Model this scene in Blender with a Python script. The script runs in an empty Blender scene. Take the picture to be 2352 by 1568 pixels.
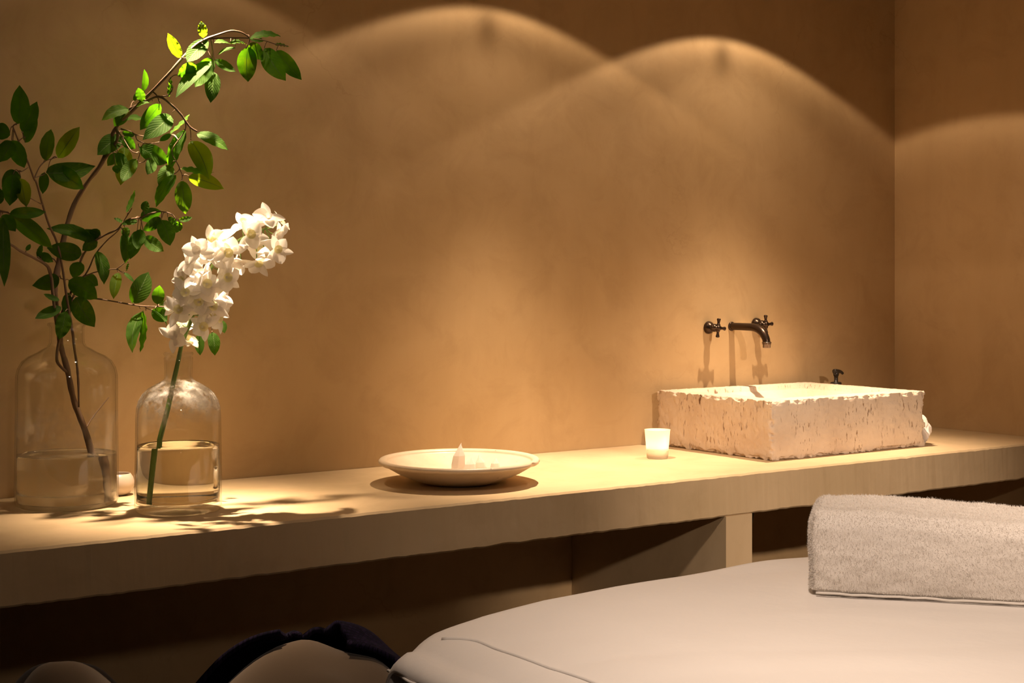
import bpy, bmesh, math, random
from mathutils import Vector, Matrix, noise
random.seed(11)
PI = math.pi
SC = bpy.context.scene
COL = SC.collection

# ------------------------------------------------------------------ camera
CAM = Vector((0.0, -3.06, 1.30))
YAW = math.radians(34.94)
FPX = 3300.0
HOR = 648.0
FW = Vector((math.sin(YAW), math.cos(YAW), 0)); RT = Vector((math.cos(YAW), -math.sin(YAW), 0))
cd = bpy.data.cameras.new('camera'); cam = bpy.data.objects.new('camera', cd); COL.objects.link(cam)
cam.location = CAM; cam.rotation_euler = (PI/2, 0, -YAW)
cd.sensor_width = 36; cd.lens = FPX/2352*36; cd.shift_y = -(784-HOR)/2352; cd.clip_start = .05
SC.camera = cam
# ------------------------------------------------------------------ world / exposure
w = bpy.data.worlds.new('world'); SC.world = w; w.use_nodes = True
w.node_tree.nodes['Background'].inputs[0].default_value = (.02, .014, .009, 1)
w.node_tree.nodes['Background'].inputs[1].default_value = 1
SC.view_settings.view_transform = 'Standard'; SC.view_settings.look = 'None'
SC.view_settings.exposure = 1.15; SC.view_settings.gamma = 1; SC.view_settings.use_curve_mapping = False
SC.cycles.max_bounces = 10; SC.cycles.transparent_max_bounces = 24
SC.cycles.sample_clamp_indirect = 4.0
SC.cycles.use_denoising = True

# ------------------------------------------------------------------ lamps
def M_(nt, op, a, b=None, c=None):
    n = nt.nodes.new('ShaderNodeMath'); n.operation = op
    for i, v in enumerate((a, b, c)):
        if v is None: continue
        if isinstance(v, (int, float)): n.inputs[i].default_value = v
        else: nt.links.new(v, n.inputs[i])
    return n.outputs[0]

def spill_nodes(ld, A, s1, B, ring, cut=63.3, soft=2.6, nib=.35, flat=False):
    """photometric profile of a recessed reflector lamp: narrow beam, wide spill, brighter rim of the spill"""
    ld.use_nodes = True; nt = ld.node_tree; nt.nodes.clear()
    out = nt.nodes.new('ShaderNodeOutputLight'); em = nt.nodes.new('ShaderNodeEmission')
    nt.links.new(em.outputs[0], out.inputs[0])
    tc = nt.nodes.new('ShaderNodeTexCoord'); sp = nt.nodes.new('ShaderNodeSeparateXYZ')
    nt.links.new(tc.outputs['Normal'], sp.inputs[0])
    z = M_(nt, 'ABSOLUTE', sp.outputs[2])
    th = M_(nt, 'MULTIPLY', M_(nt, 'ARCCOSINE', z), 180/PI)
    def gauss(c, s):
        d = M_(nt, 'DIVIDE', M_(nt, 'SUBTRACT', th, c), s)
        return M_(nt, 'EXPONENT', M_(nt, 'MULTIPLY', M_(nt, 'MULTIPLY', d, d), -1))
    if flat: beam = M_(nt, 'MULTIPLY', M_(nt, 'EXPONENT', M_(nt, 'MULTIPLY', M_(nt, 'POWER', M_(nt, 'DIVIDE', th, s1), 4), -1)), A)
    else: beam = M_(nt, 'MULTIPLY', gauss(0, s1), A)
    mr = nt.nodes.new('ShaderNodeMapRange'); mr.interpolation_type = 'SMOOTHSTEP'
    nt.links.new(th, mr.inputs[0]); mr.inputs[1].default_value = cut-soft; mr.inputs[2].default_value = cut
    mr.inputs[3].default_value = 1; mr.inputs[4].default_value = 0
    rg = M_(nt, 'MULTIPLY', gauss(cut-2.0, 3.6), ring)
    rg2 = M_(nt, 'MULTIPLY', gauss(cut-10.5, 4.2), -ring*.52)
    sp_ = M_(nt, 'ADD', M_(nt, 'ADD', rg, rg2), B)
    # lamp bridge: a narrow darker streak towards the wall
    az = M_(nt, 'DIVIDE', sp.outputs[0], .085)
    nb = M_(nt, 'MULTIPLY', M_(nt, 'EXPONENT', M_(nt, 'MULTIPLY', M_(nt, 'MULTIPLY', az, az), -1)), gauss(cut-7, 6))
    f = M_(nt, 'SUBTRACT', 1, M_(nt, 'MULTIPLY', nb, nib))
    tot = M_(nt, 'ADD', beam, M_(nt, 'MULTIPLY', M_(nt, 'MULTIPLY', sp_, mr.outputs[0]), f))
    nt.links.new(M_(nt, 'MAXIMUM', tot, 0), em.inputs['Strength'])
    em.inputs['Color'].default_value = (1, 1, 1, 1)

def spot(name, loc, aim, power, size, blend, col, rad=.01):
    ld = bpy.data.lights.new(name, 'SPOT'); o = bpy.data.objects.new(name, ld); COL.objects.link(o)
    o.location = loc; d = Vector(aim)-Vector(loc)
    o.rotation_euler = d.to_track_quat('-Z', 'Y').to_euler()
    ld.energy = power; ld.spot_size = math.radians(size); ld.spot_blend = blend; ld.color = col; ld.shadow_soft_size = rad
    return ld
WARM = (1, .735, .50)
for i, (lx, A) in enumerate(((1.120, 54.0), (2.060, 20.5), (2.880, 17.5))):
    l = spot('downlight_lamp', (lx, -.358, 2.19), (lx, -.358, 0), 4.6, 140, 0, WARM, .012)
    spill_nodes(l, A, (10.2, 18.9, 20.2)[i], (.18, .62, .92)[i], (.14, .36, .42)[i], nib=.6, flat=i > 0)
    [o for o in bpy.data.objects if o.data == l][0].rotation_euler = (0, 0, 0)
# room spots: an added fill, then spots for the counter front and treatment table
spot('ceiling_or_fill_spot', (.2, -3.6, 2.12), (.9, -.6, .90), 11, 50, 1.0, (1, .76, .58), .08)  # added fill to brighten the left part of the counter front
spot('ceiling_or_fill_spot', (1.70, -3.75, 2.12), (2.70, -.62, .74), 135, 27, 1.0, (1, .76, .58), .05)
spot('ceiling_or_fill_spot', (1.10, -1.95, 2.18), (1.95, -1.60, .75), 50, 84, 1.0, (1, .78, .62), .06)

# ------------------------------------------------------------------ materials
def mat(name, col=(.5,.5,.5), rough=.5, metal=0, spec=.5):
    m = bpy.data.materials.new(name); m.use_nodes = True
    b = m.node_tree.nodes['Principled BSDF']
    b.inputs['Base Color'].default_value = (*col, 1); b.inputs['Roughness'].default_value = rough
    b.inputs['Metallic'].default_value = metal; b.inputs['Specular IOR Level'].default_value = spec
    return m
def nz(nt, scale, detail=4, rough=.55, vec=None, stretch=None, dist=0):
    n = nt.nodes.new('ShaderNodeTexNoise'); n.inputs['Scale'].default_value = scale
    n.inputs['Detail'].default_value = detail; n.inputs['Roughness'].default_value = rough; n.inputs['Distortion'].default_value = dist
    tc = nt.nodes.new('ShaderNodeTexCoord'); src = tc.outputs['Object']
    if stretch:
        mp = nt.nodes.new('ShaderNodeMapping'); mp.inputs['Scale'].default_value = stretch
        nt.links.new(src, mp.inputs[0]); src = mp.outputs[0]
    nt.links.new(src, n.inputs['Vector'])
    return n.outputs[0]
def ramp(nt, src, stops):
    r = nt.nodes.new('ShaderNodeValToRGB'); e = r.color_ramp.elements
    while len(e) < len(stops): e.new(.5)
    for k, (p, c) in enumerate(stops):
        e[k].position = p; e[k].color = (*c, 1) if len(c) == 3 else c
    nt.links.new(src, r.inputs[0]); return r.outputs[0]
def mixc(nt, f, a, b, mode='MIX'):
    n = nt.nodes.new('ShaderNodeMix'); n.data_type = 'RGBA'; n.blend_type = mode
    for s, v in ((n.inputs[0], f), (n.inputs[6], a), (n.inputs[7], b)):
        if isinstance(v, (int, float)): s.default_value = v
        elif isinstance(v, tuple): s.default_value = (*v, 1)
        else: nt.links.new(v, s)
    return n.outputs[2]
def bump(nt, src, strength, dist, prev=None):
    b = nt.nodes.new('ShaderNodeBump'); b.inputs['Strength'].default_value = strength; b.inputs['Distance'].default_value = dist
    nt.links.new(src, b.inputs['Height'])
    if prev: nt.links.new(prev, b.inputs['Normal'])
    return b.outputs[0]
def P(m): return m.node_tree.nodes['Principled BSDF'], m.node_tree

def plaster(name, c1, c2, c3, crack=True):
    m = mat(name, c1, .62, 0, .25); b, nt = P(m)
    a = nz(nt, 1.6, 5, .6, dist=.6); v = nz(nt, 2.2, 4, .6, stretch=(3.2, 3.2, .7), dist=.3)
    col = ramp(nt, a, [(.3, c2), (.5, c1), (.72, c3)])
    st = ramp(nt, v, [(.32, (.93,.92,.905)), (.55, (1,1,1)), (.75, (1.0,1.0,1.0))])
    col = mixc(nt, .75, col, st, 'MULTIPLY')
    mo = ramp(nt, nz(nt, 7, 6, .68, dist=.8), [(.32, (.90,.885,.87)), (.52, (1,1,1)), (.75, (1,1,1))])
    col = mixc(nt, .8, col, mo, 'MULTIPLY')
    if crack:
        vo = nt.nodes.new('ShaderNodeTexVoronoi'); vo.feature = 'DISTANCE_TO_EDGE'; vo.inputs['Scale'].default_value = 1.15
        tc = nt.nodes.new('ShaderNodeTexCoord'); nn = nt.nodes.new('ShaderNodeTexNoise'); nn.inputs['Scale'].default_value = 5; nn.inputs['Detail'].default_value = 6
        nt.links.new(tc.outputs['Object'], nn.inputs['Vector'])
        ad = nt.nodes.new('ShaderNodeVectorMath'); ad.operation = 'MULTIPLY_ADD'
        nt.links.new(nn.outputs[1], ad.inputs[0]); ad.inputs[1].default_value = (.45,.45,.45); nt.links.new(tc.outputs['Object'], ad.inputs[2])
        nt.links.new(ad.outputs[0], vo.inputs['Vector'])
        ln = ramp(nt, vo.outputs[0], [(0, (.80,.77,.73)), (.004, (1,1,1))])
        msk = ramp(nt, nz(nt, 1.3, 2, .5), [(.52, (0,0,0)), (.62, (1,1,1))])
        col = mixc(nt, mixc(nt, 1.0, msk, (.5,.5,.5), 'MULTIPLY'), col, mixc(nt, 1.0, col, ln, 'MULTIPLY'))
    nt.links.new(col, b.inputs['Base Color'])
    nt.links.new(bump(nt, nz(nt, 60, 4, .6), .12, .002, bump(nt, a, .25, .01)), b.inputs['Normal'])
    return m
PLW = plaster('tan_plaster', (.525,.365,.190), (.50,.343,.172), (.575,.41,.225))
PLC = plaster('counter_plaster', (.60,.45,.27), (.55,.41,.235), (.65,.50,.31), False)
DKP = plaster('dark_plaster', (.13,.10,.075), (.11,.085,.06), (.15,.12,.09), False)  # for the unseen left and front walls, made dark to cut bounced light
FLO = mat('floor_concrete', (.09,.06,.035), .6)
CEI = plaster('ceiling_plaster', (.36,.29,.20), (.33,.26,.18), (.40,.32,.23), False)

def stone_mat():
    m = mat('travertine', (.8,.68,.54), .7, 0, .25); b, nt = P(m)
    big = nz(nt, 5, 4, .6); col = ramp(nt, big, [(.3, (.60,.46,.34)), (.52, (.72,.585,.45)), (.75, (.80,.67,.53))])
    pit = nz(nt, 75, 3, .6, stretch=(1, 1, .22)); p1 = ramp(nt, pit, [(.30, (.26,.17,.11)), (.38, (1,1,1))])
    pit2 = nz(nt, 140, 3, .6, stretch=(1, 1, .3)); p2 = ramp(nt, pit2, [(.32, (.42,.29,.19)), (.41, (1,1,1))])
    msk = ramp(nt, nz(nt, 16, 3, .6, stretch=(1, 1, .45)), [(.40, (0,0,0)), (.60, (1,1,1))])
    geo = nt.nodes.new('ShaderNodeNewGeometry'); sx = nt.nodes.new('ShaderNodeSeparateXYZ'); nt.links.new(geo.outputs['True Normal'], sx.inputs[0])
    side = ramp(nt, M_(nt, 'ABSOLUTE', sx.outputs[2]), [(.3, (1,1,1)), (.7, (.15,.15,.15))])
    f = mixc(nt, 1.0, msk, side, 'MULTIPLY')
    pp = mixc(nt, 1.0, p1, p2, 'MULTIPLY')
    col = mixc(nt, f, col, mixc(nt, 1.0, col, pp, 'MULTIPLY'))
    nt.links.new(col, b.inputs['Base Color'])
    nt.links.new(bump(nt, mixc(nt, f, (1,1,1), pp), .6, .004, bump(nt, nz(nt, 90, 5, .7), .4, .003)), b.inputs['Normal'])
    return m
STONE = stone_mat()

def dish_mat():
    m = mat('glazed_earthenware', (.66,.53,.37), .35, 0, .4); b, nt = P(m)
    col = ramp(nt, nz(nt, 9, 5, .6), [(.3, (.62,.49,.34)), (.6, (.74,.61,.45)), (.8, (.79,.67,.52))])
    sp = ramp(nt, nz(nt, 75, 2, .5), [(.235, (.22,.12,.06)), (.26, (1,1,1))])
    col = mixc(nt, 1.0, col, sp, 'MULTIPLY')
    nt.links.new(col, b.inputs['Base Color']); nt.links.new(bump(nt, nz(nt, 40, 4), .2, .002), b.inputs['Normal'])
    return m
DISH = dish_mat()
IRON = mat('dark_bronze', (.055,.035,.024), .3, .85); 
def cloth_mat(name, col, scale=900, wr=.12):
    m = mat(name, col, .9, 0, .1); b, nt = P(m)
    nt.links.new(bump(nt, nz(nt, scale, 2), .15, .0008, bump(nt, nz(nt, 7, 4), wr, .01)), b.inputs['Normal'])
    b.inputs['Sheen Weight'].default_value = .25
    return m
SHEET = cloth_mat('white_cotton', (.80,.755,.71), 420, .4); SHEET2 = cloth_mat('white_fitted_cotton', (.76,.72,.69))
TERRY = cloth_mat('white_terry', (.72,.67,.615), 220)
TERRY2 = cloth_mat('white_hand_terry', (.86,.80,.74), 400)
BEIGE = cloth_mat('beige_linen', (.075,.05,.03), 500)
def navy_mat():
    m = mat('navy_knit', (.02,.012,.05), .9, 0, .1); b, nt = P(m)
    tc = nt.nodes.new('ShaderNodeTexCoord'); br = nt.nodes.new('ShaderNodeTexBrick'); br.inputs['Scale'].default_value = 60
    br.inputs['Mortar Size'].default_value = .03
    br.inputs['Color1'].default_value = (.004,.0025,.010,1); br.inputs['Color2'].default_value = (.012,.007,.024,1); br.inputs['Mortar'].default_value = (.0015,.001,.004,1)
    nt.links.new(tc.outputs['Object'], br.inputs[0]); nt.links.new(br.outputs[0], b.inputs['Base Color'])
    return m
NAVY = navy_mat()

def glass_shell(name, tint=(.985,.985,.97), fog=None):
    m = bpy.data.materials.new(name); m.use_nodes = True; nt = m.node_tree; nt.nodes.clear()
    out = nt.nodes.new('ShaderNodeOutputMaterial'); tr = nt.nodes.new('ShaderNodeBsdfTransparent'); gl = nt.nodes.new('ShaderNodeBsdfGlossy')
    gl.inputs['Roughness'].default_value = .03
    lw = nt.nodes.new('ShaderNodeLayerWeight'); lw.inputs[0].default_value = .5
    c = ramp(nt, lw.outputs['Facing'], [(0, tint), (.78, tuple(t*.97 for t in tint)), (.95, (.70,.69,.61)), (1, (.25,.23,.17))])
    nt.links.new(c, tr.inputs[0])
    fr = M_(nt, 'ADD', M_(nt, 'MULTIPLY', M_(nt, 'POWER', lw.outputs['Facing'], 5), .8), .035)
    mx = nt.nodes.new('ShaderNodeMixShader'); nt.links.new(fr, mx.inputs[0]); nt.links.new(tr.outputs[0], mx.inputs[1]); nt.links.new(gl.outputs[0], mx.inputs[2])
    nt.links.new(bump(nt, nz(nt, 14, 2), .15, .004), gl.inputs['Normal'])
    last = mx
    if fog:
        z0, z1, amt = fog
        df = nt.nodes.new('ShaderNodeBsdfDiffuse'); df.inputs[0].default_value = (.9,.88,.85,1)
        tl = nt.nodes.new('ShaderNodeBsdfTranslucent'); tl.inputs[0].default_value = (.9,.88,.85,1)
        ad = nt.nodes.new('ShaderNodeMixShader'); nt.links.new(df.outputs[0], ad.inputs[1]); nt.links.new(tl.outputs[0], ad.inputs[2])
        tc = nt.nodes.new('ShaderNodeTexCoord'); sx = nt.nodes.new('ShaderNodeSeparateXYZ'); nt.links.new(tc.outputs['Object'], sx.inputs[0])
        mr = nt.nodes.new('ShaderNodeMapRange'); nt.links.new(sx.outputs[2], mr.inputs[0]); mr.inputs[1].default_value = z0; mr.inputs[2].default_value = z1
        mr.inputs[3].default_value = 0; mr.inputs[4].default_value = amt
        n1 = ramp(nt, nz(nt, 30, 5, .7), [(.42, (0,0,0)), (.68, (1,1,1))])
        m3 = nt.nodes.new('ShaderNodeMapRange'); nt.links.new(sx.outputs[2], m3.inputs[0]); m3.inputs[1].default_value = z1+.022; m3.inputs[2].default_value = z1+.034; m3.inputs[3].default_value = 1; m3.inputs[4].default_value = .05
        f = M_(nt, 'MULTIPLY', M_(nt, 'MULTIPLY', mr.outputs[0], n1), m3.outputs[0])
        m2 = nt.nodes.new('ShaderNodeMixShader'); nt.links.new(f, m2.inputs[0]); nt.links.new(mx.outputs[0], m2.inputs[1]); nt.links.new(ad.outputs[0], m2.inputs[2])
        last = m2
    nt.links.new(last.outputs[0], out.inputs[0]); return m
GLA = glass_shell('clear_bottle_glass', fog=(-.02,.16,.13)); GLB = glass_shell('misted_bottle_glass', fog=(.165,.225,.75))
def water_mat(name, cloudy, tint=(.97,.97,.93)):
    m = bpy.data.materials.new(name); m.use_nodes = True; nt = m.node_tree; nt.nodes.clear()
    out = nt.nodes.new('ShaderNodeOutputMaterial'); g = nt.nodes.new('ShaderNodeBsdfGlass'); g.inputs['IOR'].default_value = 1.33
    g.inputs['Roughness'].default_value = 0; g.inputs[0].default_value = (*tint, 1)
    last = g
    if cloudy:
        tl = nt.nodes.new('ShaderNodeBsdfDiffuse'); tl.inputs[0].default_value = (.50,.44,.35,1)
        t2 = nt.nodes.new('ShaderNodeBsdfTranslucent'); t2.inputs[0].default_value = (.6,.52,.42,1)
        m1 = nt.nodes.new('ShaderNodeMixShader'); nt.links.new(tl.outputs[0], m1.inputs[1]); nt.links.new(t2.outputs[0], m1.inputs[2])
        m2 = nt.nodes.new('ShaderNodeMixShader'); m2.inputs[0].default_value = cloudy
        nt.links.new(g.outputs[0], m2.inputs[1]); nt.links.new(m1.outputs[0], m2.inputs[2]); last = m2
    nt.links.new(last.outputs[0], out.inputs[0]); return m
WATA = water_mat('cloudy_water', .14); WATB = water_mat('clear_water', 0)

def leaf_mat():
    m = mat('leaf_green', (.03,.07,.012), .6, 0, .06); b, nt = P(m)
    uv = nt.nodes.new('ShaderNodeUVMap'); sx = nt.nodes.new('ShaderNodeSeparateXYZ'); nt.links.new(uv.outputs[0], sx.inputs[0])
    ax = M_(nt, 'ABSOLUTE', M_(nt, 'SUBTRACT', sx.outputs[1], .5))
    rib = ramp(nt, ax, [(0, (1,1,1)), (.035, (0,0,0))])
    base = ramp(nt, nz(nt, 30, 3), [(.3, (.018,.042,.005)), (.7, (.034,.078,.009))])
    col = mixc(nt, rib, base, (.10,.15,.05)); nt.links.new(col, b.inputs['Base Color'])
    tl = nt.nodes.new('ShaderNodeBsdfTranslucent')
    tcol = ramp(nt, nz(nt, 26, 4), [(.3, (.06,.24,.004)), (.6, (.16,.47,.006)), (.8, (.40,.66,.010))])
    oi = nt.nodes.new('ShaderNodeObjectInfo'); yl = ramp(nt, oi.outputs['Random'], [(.80, (0,0,0)), (1.0, (1,1,1))])
    tcol = mixc(nt, yl, tcol, (.52,.78,.012))
    tcol = mixc(nt, rib, tcol, (.04,.14,.01)); nt.links.new(tcol, tl.inputs[0])
    ms = nt.nodes.new('ShaderNodeMixShader'); ms.inputs[0].default_value = .40
    nt.links.new(b.outputs[0], ms.inputs[1]); nt.links.new(tl.outputs[0], ms.inputs[2])
    nt.links.new(ms.outputs[0], nt.nodes['Material Output'].inputs[0])
    # side veins
    wv = M_(nt, 'SINE', M_(nt, 'ADD', M_(nt, 'MULTIPLY', sx.outputs[0], 60), M_(nt, 'MULTIPLY', ax, -40)))
    nt.links.new(bump(nt, wv, .15, .001), b.inputs['Normal'])
    return m
LEAF = leaf_mat()
BARK = mat('twig_bark', (.15,.085,.045), .7)
STEM = mat('flower_stem', (.16,.26,.05), .5)
def petal_mat(nm='orchid_white', c=(.93,.90,.86), c2=(.92,.88,.80)):
    m = mat(nm, c, .6, 0, .2); b, nt = P(m)
    tl = nt.nodes.new('ShaderNodeBsdfTranslucent'); tl.inputs[0].default_value = (*c2,1)
    ms = nt.nodes.new('ShaderNodeMixShader'); ms.inputs[0].default_value = .5
    nt.links.new(b.outputs[0], ms.inputs[1]); nt.links.new(tl.outputs[0], ms.inputs[2])
    nt.links.new(ms.outputs[0], nt.nodes['Material Output'].inputs[0]); return m
PETAL = petal_mat(); LIP = petal_mat('orchid_lip', (.92,.88,.62), (.9,.85,.45))
WAX = mat('candle_wax', (.88,.76,.55), .5)
def emis(name, col, s):
    m = bpy.data.materials.new(name); m.use_nodes = True; nt = m.node_tree; nt.nodes.clear()
    o = nt.nodes.new('ShaderNodeOutputMaterial'); e = nt.nodes.new('ShaderNodeEmission'); e.inputs[0].default_value = (*col, 1); e.inputs[1].default_value = s
    nt.links.new(e.outputs[0], o.inputs[0]); return m
FLAME = emis('flame', (1,.62,.25), 60)
def frost():
    m = mat('frosted_glass', (.92,.88,.80), .4); b, nt = P(m)
    tl = nt.nodes.new('ShaderNodeBsdfTranslucent'); tl.inputs[0].default_value = (.98,.93,.82,1)
    ms = nt.nodes.new('ShaderNodeMixShader'); ms.inputs[0].default_value = .7
    nt.links.new(b.outputs[0], ms.inputs[1]); nt.links.new(tl.outputs[0], ms.inputs[2])
    nt.links.new(ms.outputs[0], nt.nodes['Material Output'].inputs[0]); return m
FROST = frost()
CER = mat('white_ceramic', (.62,.52,.42), .3)
BLK = mat('black_plastic', (.02,.014,.010), .35)
AMB = mat('amber_bottle', (.10,.04,.012), .15)
QZ = petal_mat('white_quartz', (.93,.89,.85), (.95,.90,.85))
WOOD = mat('pale_wood', (.35,.22,.12), .5)

# ------------------------------------------------------------------ helpers
def at(u, v, y):
    """the point at world depth y seen at photo pixel u, v"""
    a = (u-1176)/FPX; s = (y-CAM.y)/(math.cos(YAW)-a*math.sin(YAW))
    return CAM + FW*s + RT*(a*s) + Vector((0,0,(HOR-v)/FPX*s))
def obj(name, bm, m, parent=None, smooth=True, loc=None):
    me = bpy.data.meshes.new(name); bmesh.ops.recalc_face_normals(bm, faces=bm.faces[:]) if name != 'leaf' else None
    bm.to_mesh(me); bm.free(); me.materials.append(m)
    if smooth:
        for p in me.polygons: p.use_smooth = True
    o = bpy.data.objects.new(name, me); COL.objects.link(o)
    if parent: o.parent = parent
    if loc is not None: o.location = loc
    return o
def thing(name, label, cat, loc=(0,0,0), rotz=0, group=None):
    o = bpy.data.objects.new(name, None); COL.objects.link(o); o.location = loc; o.rotation_euler = (0,0,rotz)
    o.empty_display_size = .05
    return tag(o, label, cat, group)
def tag(o, label, cat, group=None):
    o['label'] = label; o['category'] = cat
    if group: o['group'] = group
    return o
def struct(o): o['kind'] = 'structure'; return o
def box(bm, x0, x1, y0, y1, z0, z1, bev=0, seg=3):
    r = bmesh.ops.create_cube(bm, size=1); vs = r['verts']
    for v in vs: v.co = Vector(((x0+x1)/2+v.co.x*(x1-x0), (y0+y1)/2+v.co.y*(y1-y0), (z0+z1)/2+v.co.z*(z1-z0)))
    if bev:
        es = list({e for v in vs for e in v.link_edges})
        bmesh.ops.bevel(bm, geom=es, offset=bev, segments=seg, affect='EDGES', profile=.6)
def lathe(bm, prof, n=64, c=(0,0,0), cap0=False, cap1=False, wob=None):
    c = Vector(c); rings = []
    for (r, z) in prof:
        ring = []
        for k in range(n):
            a = 2*PI*k/n; rr = r*(1 if not wob else 1+wob(a, z))
            ring.append(bm.verts.new(c+Vector((rr*math.cos(a), rr*math.sin(a), z))))
        rings.append(ring)
    for i in range(len(rings)-1):
        for k in range(n): bm.faces.new((rings[i][k], rings[i][(k+1)%n], rings[i+1][(k+1)%n], rings[i+1][k]))
    if cap0: bm.faces.new(rings[0][::-1])
    if cap1: bm.faces.new(rings[-1])
def catmull(pts, sub=5):
    out = []; n = len(pts)
    for i in range(n-1):
        p0 = pts[max(i-1,0)]; p1 = pts[i]; p2 = pts[i+1]; p3 = pts[min(i+2,n-1)]
        for k in range(sub):
            t = k/sub
            out.append(tuple(.5*((2*b)+(-a+c)*t+(2*a-5*b+4*c-d)*t*t+(-a+3*b-3*c+d)*t**3) for a,b,c,d in zip(p0,p1,p2,p3)))
    out.append(tuple(pts[-1])); return out
def tube(bm, pts, rads, n=10, sub=4, knob=0):
    """smooth tapering tube through points"""
    if not isinstance(rads, (list, tuple)): rads = [rads]*len(pts)
    q = catmull([(*p, r) for p, r in zip(pts, rads)], sub) if sub > 1 else [(*p, r) for p, r in zip(pts, rads)]
    up = None; rings = []
    for i, e in enumerate(q):
        p = Vector(e[:3]); r = max(e[3], 1e-5)
        t = (Vector(q[min(i+1,len(q)-1)][:3])-Vector(q[max(i-1,0)][:3])).normalized()
        if up is None:
            up = t.cross(Vector((0,0,1)));  up = up if up.length > .1 else t.cross(Vector((1,0,0))); up.normalize()
        up = (up - t*up.dot(t)).normalized(); bi = t.cross(up)
        if knob: r *= 1+knob*(noise.noise(p*90))
        rings.append([bm.verts.new(p+(up*math.cos(2*PI*k/n)+bi*math.sin(2*PI*k/n))*r) for k in range(n)])
    for i in range(len(rings)-1):
        for k in range(n): bm.faces.new((rings[i][k], rings[i][(k+1)%n], rings[i+1][(k+1)%n], rings[i+1][k]))
    bm.faces.new(rings[0][::-1]); bm.faces.new(rings[-1])
def sstep(a, b, x):
    t = min(1, max(0, (x-a)/(b-a))); return t*t*(3-2*t)

# ------------------------------------------------------------------ the room
H = 2.20; XR = 3.628; XL = -1.5; YF = -5.2; CZ = .85; CT = .098; CY = -.595
def wallbox(name, m, *b):
    bm = bmesh.new(); box(bm, *b); return struct(obj(name, bm, m, smooth=False))
wallbox('wall_back', PLW, XL-.1, XR+.1, 0, .12, 0, H+.1)
wallbox('wall_right', PLW, XR, XR+.12, YF, 0, 0, H+.1)
wallbox('wall_left', DKP, XL-.12, XL, YF, 0, 0, H+.1)
wallbox('wall_front', DKP, XL, XR, YF-.12, YF, 0, H+.1)
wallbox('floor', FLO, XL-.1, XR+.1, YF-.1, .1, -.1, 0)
wallbox('ceiling', CEI, XL, XR, YF, 0, H, H+.12)

# ------------------------------------------------------------------ counter
cnt = thing('plaster_counter', 'long tan plaster counter along the back wall carrying bottles, dish and stone sink', 'counter', (1.0, -.3, 0))
def C(o):  # parent keeping world coordinates
    o.location = -Vector(cnt.location); return o
bm = bmesh.new()
nx, L0, L1 = 460, XL+.0014, XR-.0014
def worn(x, k): return .0022*noise.noise(Vector((x*22, k*7.7, 0)))+.0012*noise.noise(Vector((x*80, k*3.1, 5)))
prof = [(-.0014, CZ), (CY+.02, CZ), (CY+.004, CZ-.0005), (CY, CZ-.005), (CY, CZ-CT+.004), (CY+.004, CZ-CT), (-.0014, CZ-CT)]
rows = []
for i in range(nx+1):
    x = L0+(L1-L0)*i/nx; r = []
    for k, (yy, zz) in enumerate(prof):
        dy = worn(x, 1) if k in (2,3) else (worn(x, 2) if k in (4,5) else 0)
        dz = worn(x, 3) if k in (2,3) else (worn(x, 4) if k in (4,5) else 0)
        r.append(bm.verts.new((x, yy+abs(dy), zz+(-abs(dz) if k < 4 else dz))))
    rows.append(r)
for i in range(nx):
    for k in range(len(prof)): k2 = (k+1) % len(prof); bm.faces.new((rows[i][k], rows[i+1][k], rows[i+1][k2], rows[i][k2]))
bm.faces.new(rows[0]); bm.faces.new(rows[-1][::-1])
C(obj('worktop', bm, PLC, cnt, smooth=False))
bm = bmesh.new(); box(bm, 2.333, 2.417, CY+.001, -.0014, 0.0, CZ-CT+.0005)
C(obj('support_panel', bm, PLC, cnt, smooth=False))

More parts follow.
